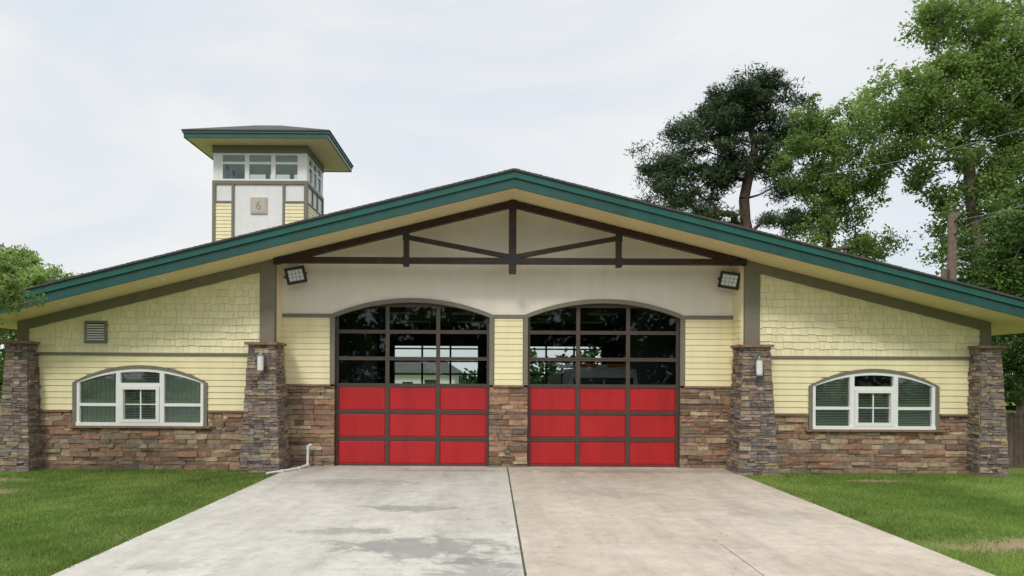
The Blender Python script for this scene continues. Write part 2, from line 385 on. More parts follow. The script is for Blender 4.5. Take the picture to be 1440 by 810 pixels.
for i,(x0,x1) in enumerate(((-12.8,-6.2),(7.1,13.45))):
    cx,hw=WIN[i]; A=arc(cx,hw,WZS,WZP)
    mb=MB(); top=lambda x:S(x)+.05
    mb.strip(x0,cx-hw,YW,YW+.2,lambda x:0,top,'siding'); mb.strip(cx+hw,x1,YW,YW+.2,lambda x:0,top,'siding')
    mb.strip(cx-hw,cx+hw,YW,YW+.2,lambda x:0,lambda x:WZ0,'siding'); mb.strip(cx-hw,cx+hw,YW,YW+.2,A,top,'siding',24)
    def sk(z,t,a,b,cx=cx,hw=hw):
        zz=z+.02
        if zz<WZS-.02: w=hw
        else:
            A2=arc(cx,hw,WZS,WZP); w=0
            for q in np.linspace(hw,0,60):
                if A2(cx+q)>zz: w=q;break
            if zz>WZP: w=0
        if w<=0.02: return [(a,b)]
        return [(a,cx-w),(cx+w,b)]
    lap(mb,x0,x1,YW,1.615,3.10,.165,sk)
    z=3.17; row=0
    while z<6.0:
        x=x0+(.0 if row%2 else -.07)
        while x<x1:
            w=random.choice((.13,.17,.21,.26))*U(.9,1.1); a=max(x,x0)+.003; b=min(x+w,x1)-.003
            if b-a>.02 and S(min(a,b) if i==0 else max(a,b))>z:
                zb=z+U(-.018,.018) if z>3.2 else z
                za=min(z+.195,S(a)); zc=min(z+.195,S(b)); y0=YW-.042-U(0,.010); y1=YW-.018; k=U(.92,1.03)
                mb.hexa([(a,y0,zb),(b,y0,zb),(b,YW+.01,zb),(a,YW+.01,zb),(a,y1,za+.01),(b,y1,zc+.01),(b,YW+.01,zc),(a,YW+.01,za)],'shake',(k,k,k*U(.95,1.02)))
            x+=w
        z+=.19; row+=1
    mb.build('wing_wall' ,ST)
    mb=MB(); n=28
    Ao=arc(cx,hw+.10,WZS+.0,WZP+.09); Ai=arc(cx,hw,WZS,WZP)
    for k in range(n):
        t0=-1+2*k/n; t1=-1+2*(k+1)/n
        ao=[(cx+t*(hw+.10),Ao(cx+t*(hw+.10))) for t in (t0,t1)]; ai=[(cx+t*(hw),Ai(cx+t*hw)) for t in (t0,t1)]
        mb.hexa([(ai[0][0],YW-.07,ai[0][1]),(ai[1][0],YW-.07,ai[1][1]),(ai[1][0],YW+.05,ai[1][1]),(ai[0][0],YW+.05,ai[0][1]),
                 (ao[0][0],YW-.07,ao[0][1]),(ao[1][0],YW-.07,ao[1][1]),(ao[1][0],YW+.05,ao[1][1]),(ao[0][0],YW+.05,ao[0][1])],'trim')
    for xa,xb in ((cx-hw-.10,cx-hw),(cx+hw,cx+hw+.10)):
        mb.box(xa,xb,YW-.068,YW+.05,1.19,WZS,'trim')
    ft=.085
    Af=arc(cx,hw-.01,WZS-.03,WZP-ft)
    mb.strip(cx-hw+.002,cx+hw-.002,YW-.05,YW+.08,lambda x:Af(x) if abs(x-cx)<hw-.012 else WZS-.04,lambda x:Ai(x)-.002,'white',n)
    mb.box(cx-hw+.002,cx-hw+ft,YW-.048,YW+.08,WZ0,WZS-.02,'white'); mb.box(cx+hw-ft,cx+hw-.002,YW-.048,YW+.08,WZ0,WZS-.02,'white')
    mb.box(cx-hw+.002,cx+hw-.002,YW-.075,YW+.08,1.19,WZ0+.06,'white')
    m0,m1=cx-.59,cx+.59
    for m_ in (m0,m1): mb.strip(m_-.06,m_+.06,YW-.052,YW+.07,lambda x:WZ0+.05,lambda x:Ai(x)-.03,'white')
    for xa,xb in ((cx-hw+.03,m0-.04),(m1+.04,cx+hw-.03)): mb.box(xa,xb,YW-.045,YW+.06,1.72,1.80,'white')
    mb.box(m0+.04,m1-.04,YW-.058,YW+.06,2.26,2.35,'white')
    sx0,sx1,sz0,sz1=m0+.063,m1-.063,WZ0+.063,2.258; th=.085
    mb.box(sx0,sx0+th,YW-.085,YW+.03,sz0,sz1,'white'); mb.box(sx1-th,sx1,YW-.085,YW+.03,sz0,sz1,'white')
    mb.box(sx0+th,sx1-th,YW-.083,YW+.03,sz0,sz0+th,'white'); mb.box(sx0+th,sx1-th,YW-.083,YW+.03,sz1-th,sz1,'white')
    mb.box(cx-.014,cx+.014,YW-.02,YW+.01,sz0+th,sz1-th,'white'); mb.box(sx0+th,sx1-th,YW-.018,YW+.008,(sz0+sz1)/2-.014,(sz0+sz1)/2+.014,'white')
    mb.strip(cx-hw+.01,cx+hw-.01,YW+.02,YW+.028,lambda x:WZ0,lambda x:Ai(x)-.02,'wglass',n)
    z=WZ0+.05
    while z<WZP:
        w=hw-.05
        if z>WZS-.05:
            w=0
            for q in np.linspace(hw,0,60):
                if Ai(cx+q)>z+.03: w=q;break
        for xa,xb,sec in ((cx-w,m0+.03,0),(m0+.06,m1-.06,1),(m1-.03,cx+w,2)):
            if sec==1 and i==1 and z>2.25: continue
            if xb-xa>.05 and w>.6:
                o=.041 if i==0 else .024
                if sec==1: o=.022 if i==0 else .018
                mb.hexa([(xa,YW+.08,z),(xb,YW+.08,z),(xb,YW+.10,z+o-.003),(xa,YW+.10,z+o-.003),(xa,YW+.078,z+.003),(xb,YW+.078,z+.003),(xb,YW+.098,z+o),(xa,YW+.098,z+o)],'blind')
        z+=.045
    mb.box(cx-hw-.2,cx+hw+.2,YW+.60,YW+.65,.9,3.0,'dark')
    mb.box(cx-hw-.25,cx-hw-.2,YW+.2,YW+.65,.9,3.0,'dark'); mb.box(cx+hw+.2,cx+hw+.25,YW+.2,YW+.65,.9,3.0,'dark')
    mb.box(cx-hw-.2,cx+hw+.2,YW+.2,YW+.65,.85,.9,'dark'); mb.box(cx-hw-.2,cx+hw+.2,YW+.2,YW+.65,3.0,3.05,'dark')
    mb.build('arched_window',ST)

mb=MB(); vx,vz=-10.70,3.72
mb.box(vx-.30,vx-.24,YW-.09,YW,vz-.30,vz+.30,'trim');mb.box(vx+.24,vx+.30,YW-.09,YW,vz-.30,vz+.30,'trim')
mb.box(vx-.24,vx+.24,YW-.088,YW,vz+.24,vz+.30,'trim');mb.box(vx-.24,vx+.24,YW-.088,YW,vz-.30,vz-.24,'trim')
mb.box(vx-.24,vx+.24,YW-.058,YW-.053,vz-.24,vz+.24,'black')
for k in range(7):
    z=vz-.225+k*.066
    mb.hexa([(vx-.24,YW-.098,z),(vx+.24,YW-.098,z),(vx+.24,YW-.062,z+.03),(vx-.24,YW-.062,z+.03),(vx-.24,YW-.098,z+.010),(vx+.24,YW-.098,z+.010),(vx+.24,YW-.062,z+.040),(vx-.24,YW-.062,z+.040)],'white')
mb.build('gable_vent',ST)

def door(a,b,idx):
    yd=YD+.16; mb=MB(); zr=[.04+.757*k for k in range(7)]
    w=b-a; xs=[a+.02,a+.02+(w-.04)/3,a+.02+2*(w-.04)/3,b-.02]
    mb.box(a,a+.07,yd-.05,yd+.04,.03,ZS+.02,'bronze'); mb.box(b-.07,b,yd-.05,yd+.04,.03,ZS+.02,'bronze')
    for x in xs[1:3]: mb.box(x-.055,x+.055,yd-.03,yd+.03,.03,4.68,'bronze')
    for k,z in enumerate(zr):
        h=.05 if k else .04
        mb.box(a+.07,b-.07,yd-.034,yd+.034,z-h if k else .03,z+h,'bronze')
        if 0<k<6: mb.box(a+.07,b-.07,yd-.0355,yd-.0345,z-.004,z+.004,'black')
    mb.box(a+.06,b-.06,yd-.02,yd+.03,.018,.045,'black')
    for r in range(6):
        for c in range(3):
            x0=xs[c]+.055; x1=xs[c+1]-.055; z0=zr[r]+.05; z1=zr[r+1]-.05
            if r<3:
                mb.box(x0-.02,x1+.02,yd+.0,yd+.012,z0-.02,z1+.02,'red')
                g=.03; t=[U(-.002,.002) for _ in range(4)]
                f=[(x0+g,yd-.012+t[0],z0+g),(x1-g,yd-.012+t[1],z0+g),(x1-g,yd-.012+t[2],z1-g),(x0+g,yd-.012+t[3],z1-g)]
                o=[(x0+.008,yd-.001,z0+.008),(x1-.008,yd-.001,z0+.008),(x1-.008,yd-.001,z1-.008),(x0+.008,yd-.001,z1-.008)]
                mb.face(f,'red')
                for q in range(4): mb.face([o[q],o[(q+1)%4],f[(q+1)%4],f[q]],'red')
            else:
                mb.box(x0-.02,x1+.02,yd,yd+.006,z0-.02,z1+.02,'glass')
    mb.build('sectional_door',ST)
for i,(a,b) in enumerate(DOORS): door(a,b,i)

# truss
mb=MB(); y0,y1=18.12,18.30
tz=5.68
for sg in (-1,1):
    xe=-5.86 if sg<0 else 6.80
    mb.beam((XC,S(XC)-.12),(xe,S(xe)-.10),.16,y0,y1,'wood')
    xv=XC+sg*2.86
    mb.box(xv-.07,xv+.07,y0-.01,y1+.01,5.52,S(xv)-.15,'wood')
    mb.beam((xv,S(xv)-.30),(XC+sg*.09,tz+.12),.12,y0+.02,y1-.02,'wood')
    mb.box(xv-.085,xv+.085,y0-.02,y0-.012,S(xv)-.42,S(xv)-.2,'black')
    mb.box(xv-.085,xv+.085,y0-.02,y0-.012,tz-.14,tz+.1,'black')
mb.box(-5.88,6.82,y0+.004,y1-.004,tz-.08,tz+.08,'wood')
mb.box(XC-.10,XC+.10,y0-.015,y1+.015,5.34,S(XC)-.02,'wood')
mb.box(XC-.24,XC+.24,y0-.024,y0-.016,tz-.10,tz+.12,'black')
for xx in (-5.66,6.58): mb.box(xx-.22,xx+.22,y0-.02,y0-.004,tz-.11,tz+.03,'black')
mb.build('timber_truss',ST,bevel=.008)

# roof
mb=MB()
for a,b in ((XL,XC),(XC,XR)):
    mb.strip(a,b,YF-.10,YB+.8,lambda x:T(x)-.03,lambda x:T(x)+.012,'shingle')
    mb.strip(a,b,YF+.06,YB+.75,S,lambda x:T(x)-.035,'soffit')
    mb.strip(a,b,YF-.05,YF+.055,lambda x:T(x)-.20,lambda x:T(x)-.032,'green2')
    mb.strip(a,b,YF,YF+.056,lambda x:S(x)-.03,lambda x:T(x)-.202,'green')
for x0,x1 in ((XL-.06,XL-.002),(XR+.002,XR+.06)):
    xx=XL if x0<0 else XR
    mb.box(x0,x1,YF-.04,YB+.75,S(xx)-.03,T(xx)-.03,'green')
for sg in (-1,1):
    k=0; Lr=(XC-XL)
    while k*.14<Lr:
        xa=XC+sg*k*.14; xb=XC+sg*min((k+1)*.14,Lr); xs=sorted((xa,xb)); k+=1
        yf=YF-.09+U(-.012,.012)
        tl=.026 if sg<0 else .017; tr=.017 if sg<0 else .026
        mb.hexa([(xs[0],yf,T(xs[0])+.0125),(xs[1],yf,T(xs[1])+.0125),(xs[1],YB+.78,T(xs[1])+.0125),(xs[0],YB+.78,T(xs[0])+.0125),
             (xs[0],yf,T(xs[0])+tl),(xs[1],yf,T(xs[1])+tr),(xs[1],YB+.78,T(xs[1])+tr),(xs[0],YB+.78,T(xs[0])+tl)],'shingle')
for x in (-10.2,-7.0,-3.7,3.9,7.3,10.9):
    mb.strip(x-.005,x+.005,YF-.053,YF-.049,lambda x:T(x)-.195,lambda x:T(x)-.035,'green')
mb.build('gable_roof',ST)
mb=MB()
for x in (-11.2,-8.6,8.9,12.4):
    mb.tube((x,17.6,S(x)-.012),(x,17.6,S(x)+.05),.09,.09,'white',16)
mb.build('soffit_cans',ST)

mb=MB()
mb.box(-12.8,-12.6,YW+.2,YB,0,S(-12.8)+.02,'siding'); mb.box(13.25,13.45,YW+.2,YB,0,S(13.45)+.02,'siding')
RO=[(-5.1,-.7),(1.35,5.7)]
top=lambda x:S(x)+.04
for a,b in ((-12.8,RO[0][0]),(RO[0][1],XC),(XC,RO[1][0]),(RO[1][1],13.45)): mb.strip(a,b,YB,YB+.2,lambda x:0,top,'siding')
for a,b in RO: mb.strip(a,b,YB,YB+.2,lambda x:4.15,top,'siding')
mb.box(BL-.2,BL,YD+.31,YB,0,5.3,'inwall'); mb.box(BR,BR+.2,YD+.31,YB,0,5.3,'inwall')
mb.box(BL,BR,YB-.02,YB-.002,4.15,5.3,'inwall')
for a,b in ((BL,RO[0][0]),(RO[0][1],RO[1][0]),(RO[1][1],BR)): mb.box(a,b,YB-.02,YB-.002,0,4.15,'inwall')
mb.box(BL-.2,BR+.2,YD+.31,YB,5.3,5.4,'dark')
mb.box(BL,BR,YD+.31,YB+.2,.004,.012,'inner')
for a,b in RO:
    n=3
    for k in range(n+1):
        x=a+(b-a)*k/n; mb.box(x-.05,x+.05,YB+.05,YB+.12,0,4.15,'bronze')
    for k in range(7): z=.05+k*.66; mb.box(a,b,YB+.06,YB+.11,z-.04,z+.04,'bronze')
    mb.box(a,b,YB+.078,YB+.09,.1,1.98,'red')
for a,b in DOORS:
    for x in (a+.1,b-.1): mb.box(x-.03,x+.03,YD+.4,YD+4.6,4.72,4.78,'silver')
for x in (-3.6,-1.0,2.0,4.4):
    for y in (22.5,27,31): mb.box(x-.6,x+.6,y-.12,y+.12,5.05,5.12,'white')
mb.build('apparatus_bay',ST)

# fire engine parked in the right-hand bay
mb=MB(); ex=3.75; f0=22.6
def fx(x0,x1,y0,y1,z0,z1,m): mb.box(ex+x0,ex+x1,f0+y0,f0+y1,z0,z1,m)
fx(-1.22,1.22,0,2.3,.55,1.55,'red')
mb.hexa([(ex-1.22,f0,1.551),(ex+1.22,f0,1.551),(ex+1.22,f0+2.3,1.551),(ex-1.22,f0+2.3,1.551),(ex-1.12,f0+.22,2.85),(ex+1.12,f0+.22,2.85),(ex+1.12,f0+2.3,2.85),(ex-1.12,f0+2.3,2.85)],'white')
mb.hexa([(ex-1.05,f0+.005,1.62),(ex+1.05,f0+.005,1.62),(ex+1.05,f0+.04,1.62),(ex-1.05,f0+.04,1.62),(ex-1.0,f0+.165,2.55),(ex+1.0,f0+.165,2.55),(ex+1.0,f0+.2,2.55),(ex-1.0,f0+.2,2.55)],'black')
fx(-.03,.03,.0,.1,1.6,2.5,'white')
fx(-.95,.95,.35,.75,2.851,2.90,'silver'); fx(-.9,-.2,.38,.72,2.901,3.03,'amber'); fx(.2,.9,.38,.72,2.901,3.03,'amber'); fx(-.19,.19,.4,.7,2.901,3.0,'lens')
fx(-1.2,1.2,2.4,7.6,.55,2.7,'red'); fx(-1.0,1.0,2.5,7.4,2.701,2.78,'silver')
for s in (-.75,.75): fx(s-.05,s+.05,2.0,7.5,2.95,3.05,'silver')
for k in range(10): fx(-.7,.7,2.3+k*.5,2.34+k*.5,2.97,3.03,'silver')
fx(-1.28,1.28,-.45,-.02,.45,.75,'silver'); fx(-.55,.55,-.03,.0,.85,1.35,'silver')
for k in range(6): fx(-.5,.5,-.045,-.031,.88+k*.08,.91+k*.08,'black')
for s in (-.92,.92): fx(s-.2,s+.2,-.05,-.005,.9,1.25,'silver'); fx(s-.16,s+.16,-.06,-.051,.95,1.2,'lens')
for s in (-1.42,1.42): fx(s-.1,s+.1,.1,.18,1.75,2.3,'black')
for y in (1.2,5.9):
    for s in (-1,1): mb.tube((ex+s*.9,f0+y,.52),(ex+s*1.25,f0+y,.52),.51,.51,'rubber',24); mb.tube((ex+s*1.25,f0+y,.52),(ex+s*1.27,f0+y,.52),.28,.24,'silver',18)
mb.build('fire_engine',None,bevel=.03)

# tower
mb=MB()
tx0,tx1,ty0,ty1=-11.60,-7.72,28.0,30.7; zt=11.98
mb.box(tx0+.04,tx1-.04,ty0+.04,ty1-.04,5.0,10.55,'whitepanel')
for x,y in ((tx0,ty0),(tx1-.22,ty0),(tx0,ty1-.22),(tx1-.22,ty1-.22)):
    mb.box(x+.002,x+.218,y+.002,y+.218,10.55,11.8,'white')
mb.box(tx0-.03,tx1+.03,ty0-.03,ty1+.03,11.79,zt+.2,'trim')
mb.box(tx0-.03,tx1+.03,ty0-.03,ty1+.03,10.50,10.64,'trim')
mb.box(tx0+.01,tx1-.01,ty0+.01,ty1-.01,10.641,10.72,'white')
mb.box(tx0+.01,tx1-.01,ty0+.01,ty1-.01,11.70,11.788,'white')
def wins(horizontal,c0,c1,y,n):
    w=(c1-c0)/n
    for k in range(n+1):
        c=c0+k*w; t=.09
        if horizontal: mb.box(c-t,c+t,y-.01,y+.09,10.72,11.70,'white')
        else: mb.box(y-.09,y+.01,c-t,c+t,10.72,11.70,'white')
    if horizontal:
        mb.box(c0,c1,y,y+.08,11.33,11.43,'white'); mb.box(c0,c1,y+.04,y+.05,10.72,11.70,'glass')
    else:
        mb.box(y-.08,y,c0,c1,11.33,11.43,'white'); mb.box(y-.05,y-.04,c0,c1,10.72,11.70,'glass')
wins(True,tx0+.3,tx1-.3,ty0+.02,3); wins(True,tx0+.3,tx1-.3,ty1-.12,3)
wins(False,ty0+.3,ty1-.3,tx1-.01,3); wins(False,ty0+.3,ty1-.3,tx0+.10,3)
mb.box(tx0+.1,tx1-.1,ty0+.1,ty1-.1,11.85,11.88,'inwall')
for x in (tx0-.03,tx1-.11): mb.box(x,x+.14,ty0-.028,ty0+.06,5.0,10.50,'trim')
mb.box(tx1-.05,tx1+.03,ty0+.062,ty0+.14,5.0,10.50,'trim'); mb.box(tx1-.05,tx1+.03,ty1-.14,ty1+.03,5.0,10.50,'trim')
pL,pR=tx0+.82,tx1-.95
for x in (pL,pR): mb.box(x-.05,x+.05,ty0-.026,ty0+.05,5.0,10.50,'trim')
for a,b in ((tx0+.11,pL-.05),(pR+.05,tx1-.11)):
    mb.box(a,b,ty0-.024,ty0+.05,9.72,9.80,'trim'); lap(mb,a,b,ty0+.02,6.0,9.72,.15)
mb.box(tx1-.05,tx1+.026,ty0+.14,ty1-.14,9.72,9.80,'trim')
z=6.0
while z<9.7:
    mb.hexa([(tx1-.06,ty0+.14,z),(tx1+.012,ty0+.14,z),(tx1+.012,ty1-.14,z),(tx1-.06,ty1-.14,z),(tx1-.06,ty0+.14,z+.15),(tx1-.012,ty0+.14,z+.15),(tx1-.012,ty1-.14,z+.15),(tx1-.06,ty1-.14,z+.15)],'siding'); z+=.15
for sy in (ty0+.95,ty1-.95): mb.box(tx1-.04,tx1+.022,sy-.04,sy+.04,9.8,10.5,'trim')
px=-9.71; mb.box(px-.34,px+.34,ty0-.02,ty0+.05,9.28,9.95,'plaque')
mb.box(px-.28,px+.28,ty0-.03,ty0-.01,9.34,9.89,'plaque')
ex0,ex1,ey0,ey1=-12.40,-6.60,27.05,31.55
ze=12.10; zf=12.34
mb.hexa([(ex0+.05,ey0+.05,ze),(ex1-.05,ey0+.05,ze),(ex1-.05,ey1-.05,ze),(ex0+.05,ey1-.05,ze),(ex0+.05,ey0+.05,zf-.02),(ex1-.05,ey0+.05,zf-.02),(ex1-.05,ey1-.05,zf-.02),(ex0+.05,ey1-.05,zf-.02)],'soffit')
for a in ((ex0,ex1,ey0,ey0+.05),(ex0,ex1,ey1-.05,ey1),(ex0,ex0+.048,ey0+.05,ey1-.05),(ex1-.048,ex1,ey0+.05,ey1-.05)):
    mb.box(a[0],a[1],a[2],a[3],ze-.02,zf,'green')
mb.box(ex0-.04,ex1+.04,ey0-.04,ey1+.04,zf-.08,zf+.002,'green2')
rx0,rx1,ry=-10.3,-9.2,(ey0+ey1)/2; zr=13.42
E=[(ex0-.07,ey0-.07,zf+.006),(ex1+.07,ey0-.07,zf+.006),(ex1+.07,ey1+.07,zf+.006),(ex0-.07,ey1+.07,zf+.006)]
E2=[(x,y,z+.05) for x,y,z in E]
A_,B_=(rx0,ry,zr),(rx1,ry,zr)
mb.face([E2[0],E2[1],B_,A_],'shingle');mb.face([E2[1],E2[2],B_],'shingle');mb.face([E2[2],E2[3],A_,B_],'shingle');mb.face([E2[3],E2[0],A_],'shingle')
for k in range(4): mb.face([E[k],E[(k+1)%4],E2[(k+1)%4],E2[k]],'shingle')
mb.face(E[::-1],'shingle')
mb.tube((px-.2,27.5,ze-.03),(px-.2,27.5,ze+.02),.14,.14,'white',16)
mb.build('lookout_tower',ST)
fc=bpy.data.curves.new('numeral_six','FONT'); fc.body='6'; fc.size=.50; fc.extrude=.012; fc.align_x='CENTER'; fc.align_y='CENTER'
fo=bpy.data.objects.new('numeral_six',fc); scene.collection.objects.link(fo); fo.location=(px,ty0-.034,9.61); fo.rotation_euler=(math.pi/2,0,0); fo.parent=ST; fc.materials.append(M['tan'])

# ------------------------------------------------------------ fixtures
def xf(mb,mat4): mb.v=[tuple(mat4@Vector(v)) for v in mb.v]
def flood(loc,roll,yaw):
    mb=MB()
    mb.box(-.27,.27,-.03,.05,-.23,.23,'black'); mb.box(-.20,.20,-.038,-.028,-.16,.16,'led')
    for s in (-1,1):
        mb.box(s*.235-.035,s*.235+.035,-.06,-.03,-.23,.23,'black'); mb.box(-.20,.20,-.06,-.03,s*.195-.035,s*.195+.035,'black')
    for a in range(4):
        for b in range(3):
            x=-.15+.1*a; z=-.10+.10*b; mb.box(x-.042,x+.042,-.046,-.037,z-.042,z+.042,'lens')
    for k in range(5): mb.box(-.2+k*.09,-.16+k*.09,.05,.12,-.17,.17,'black')
    mb.box(-.31,-.275,-.02,.16,-.03,.03,'black'); mb.box(.275,.31,-.02,.16,-.03,.03,'black'); mb.box(-.31,.31,.16,.19,-.03,.03,'black')
    xf(mb,Matrix.Translation(loc)@Matrix.Rotation(roll,4,'Y')@Matrix.Rotation(yaw,4,'Z')@Matrix.Rotation(math.radians(10),4,'X'))
    mb.tube((loc[0],loc[1]+.1,loc[2]),(loc[0],19.02,loc[2]-.02),.03,.03,'black',10)
    mb.box(loc[0]-.08,loc[0]+.08,18.97,19.0,loc[2]-.1,loc[2]+.06,'black')
    return mb.build('flood_light')
flood((-5.42,18.6,5.33),math.radians(-14),math.radians(18))
flood((6.52,18.6,5.25),math.radians(12),math.radians(-18))
def lantern(x,z,yf):
    mb=MB()
    mb.box(x-.07,x+.07,yf-.06,yf+.02,z-.13,z+.19,'silver')
    mb.tube((x,yf-.13,z-.22),(x,yf-.13,z+.15),.08,.08,'lens',20)
    mb.tube((x,yf-.13,z+.15),(x,yf-.13,z+.20),.09,.09,'silver',20)
    mb.tube((x,yf-.13,z-.26),(x,yf-.13,z-.22),.09,.09,'silver',20)
    mb.tube((x,yf-.13,z+.20),(x,yf-.13,z+.26),.03,.02,'silver',12)
    mb.tube((x,yf-.02,z),(x,yf-.13,z),.02,.02,'silver',10)
    mb.build('wall_lantern')
lantern(-6.06,2.93,17.80); lantern(6.99,2.88,17.80)
mb=MB()
P=[(-5.03,18.80,.66),(-5.10,18.74,.60),(-5.10,18.72,.10),(-5.22,18.3,.06),(-5.50,17.75,.06),(-5.78,17.35,.05)]
for a,b in zip(P,P[1:]): mb.tube(a,b,.034,.034,'pvc',12)
for p in P[1:-1]: mb.tube((p[0],p[1],p[2]-.04),(p[0],p[1],p[2]+.04),.044,.044,'pvc',12)
mb.build('drain_pipe')
mb=MB(); mb.box(.36,.52,18.86,18.94,.42,.52,'bronze'); mb.box(.38,.50,18.85,18.861,.43,.51,'trim'); mb.build('outlet_box',ST)

# fence
mb=MB(); x=13.75
while x<24:
    w=.14; h=1.62+U(-.03,.03)
    mb.hexa([(x,19.6,.03),(x+w-.012,19.6,.03),(x+w-.012,19.625,.03),(x,19.625,.03),(x,19.6,h),(x+w-.012,19.6,h),(x+w-.012,19.625,h),(x,19.625,h)],'fence'); x+=w
for z in (.35,1.35): mb.box(13.7,24,19.63,19.67,z,z+.09,'fence')
for xx in (14.0,16.4,18.8,21.2,23.6): mb.box(xx,xx+.1,19.67,19.77,0,1.6,'fence')
mb.build('wooden_fence')

# utility pole
mb=MB(); pxx,pyy=17.68,26.0
mb.tube((pxx,pyy,0),(pxx,pyy,8.95),.19,.14,'pole',14)
mb.tube((pxx-.30,pyy,6.3),(pxx-.30,pyy,6.8),.11,.11,'pole',14)
mb.box(pxx-.2,pxx,pyy-.05,pyy+.05,6.45,6.65,'black')
for z in (8.6,8.1): mb.tube((pxx,pyy-.15,z),(pxx,pyy-.3,z),.03,.05,'black',8)
mb.build('utility_pole')
def cable(p0,p1,sag,nm):
    mb=MB(); n=20; pts=[]
    for k in range(n+1):
        t=k/n; q=Vector(p0).lerp(Vector(p1),t); q.z-=sag*4*t*(1-t); pts.append(q)
    for a,b in zip(pts,pts[1:]): mb.tube(a,b,.009,.009,'silver',5,False)
    mb.build(nm)
cable((pxx,pyy-.3,8.6),(26.0,12.0,11.5),.6,'power_line')
cable((pxx,pyy-.3,8.3),(21.0,14.0,10.9),.3,'power_line'); cable((15.5,32,12.2),(19.5,15,10.8),.5,'power_line')

# ------------------------------------------------------------ ground
def sheet(name,x0,x1,y0,y1,z,mat,parent=None):
    mb=MB(); mb.face([(x0,y0,z),(x1,y0,z),(x1,y1,z),(x0,y1,z)],mat); return mb.build(name,parent)
sheet('ground',-400,400,-400,400,0,'ground')
DW=empty('driveway')
DX0,DX1,DM=-5.55,6.52,.44
mb=MB()
def slab(x0,x1,y0,y1,m): mb.box(x0,x1,y0,y1,-.1,.03+U(-.002,.002),m)
ysL=[-5.5,-1,4.6,10.9,19.3]; ysR=[-5.5,-1,3.5,6.2,10.3,14.6,19.3]
for a,b in zip(ysL,ysL[1:]): slab(DX0,DM-.016,a+.003,b-.003,'concL')
for a,b in zip(ysR,ysR[1:]):
    if b<11: slab(DM+.016,3.5-.009,a+.009,b-.009,'concR'); slab(3.5+.009,DX1,a+.009,b-.009,'concR')
    else: slab(DM+.016,DX1,a+.009,b-.009,'concR')
mb.build('slabs',DW,bevel=.006)
mb=MB(); mb.box(DX0+.02,DX1-.02,-5.5,19.25,-.1,.018,'joint'); mb.build('joint_fill',DW)
sheet('road',-200,200,-14,-6.2,.006,'asphalt')
mb=MB(); mb.box(-200,DX0-1,-6.2,-6.0,-.1,.13,'kerb'); mb.box(DX1+1,200,-6.2,-6.0,-.1,.13,'kerb'); mb.box(-200,200,-14.2,-14,-.1,.13,'kerb'); mb.build('kerb')

def npmesh(name,V,nper,cols,matname,extra=None,parent=None):
    N=len(V); me=bpy.data.meshes.new(name)
    v=V.reshape(-1,3).astype(np.float32)
    ls=np.arange(N)*nper; vi=np.arange(N*nper); fc=np.repeat(cols,nper,axis=0); mi=np.zeros(N,np.int32); tot=np.full(N,nper)
    if extra is not None:
        ev=np.array(extra.v,dtype=np.float32); off=len(v); v=np.concatenate([v,ev])
        l=np.array([len(f) for f in extra.f]); idx=np.concatenate([np.array(f) for f in extra.f])+off
        ls=np.concatenate([ls,len(vi)+np.concatenate([[0],np.cumsum(l)[:-1]])]); vi=np.concatenate([vi,idx])
        tot=np.concatenate([tot,l]); fc=np.concatenate([fc,np.ones((len(idx),3))]); mi=np.concatenate([mi,np.ones(len(l),np.int32)])
    me.vertices.add(len(v)); me.vertices.foreach_set('co',v.ravel())
    me.loops.add(len(vi)); me.loops.foreach_set('vertex_index',vi.astype(np.int32))
    me.polygons.add(len(tot)); me.polygons.foreach_set('loop_start',ls.astype(np.int32))
    try: me.polygons.foreach_set('loop_total',tot.astype(np.int32))
    except Exception: pass
    me.materials.append(M[matname])
    if extra is not None: me.materials.append(M[extra.mats[0]])
    me.polygons.foreach_set('material_index',mi)
    me.update(calc_edges=True)
    at=me.color_attributes.new('Col','FLOAT_COLOR','CORNER')
    at.data.foreach_set('color',np.concatenate([fc,np.ones((len(fc),1))],1).astype(np.float32).ravel())
    me.validate()
    o=bpy.data.objects.new(name,me); scene.collection.objects.link(o)
    if parent:o.parent=parent
    return o

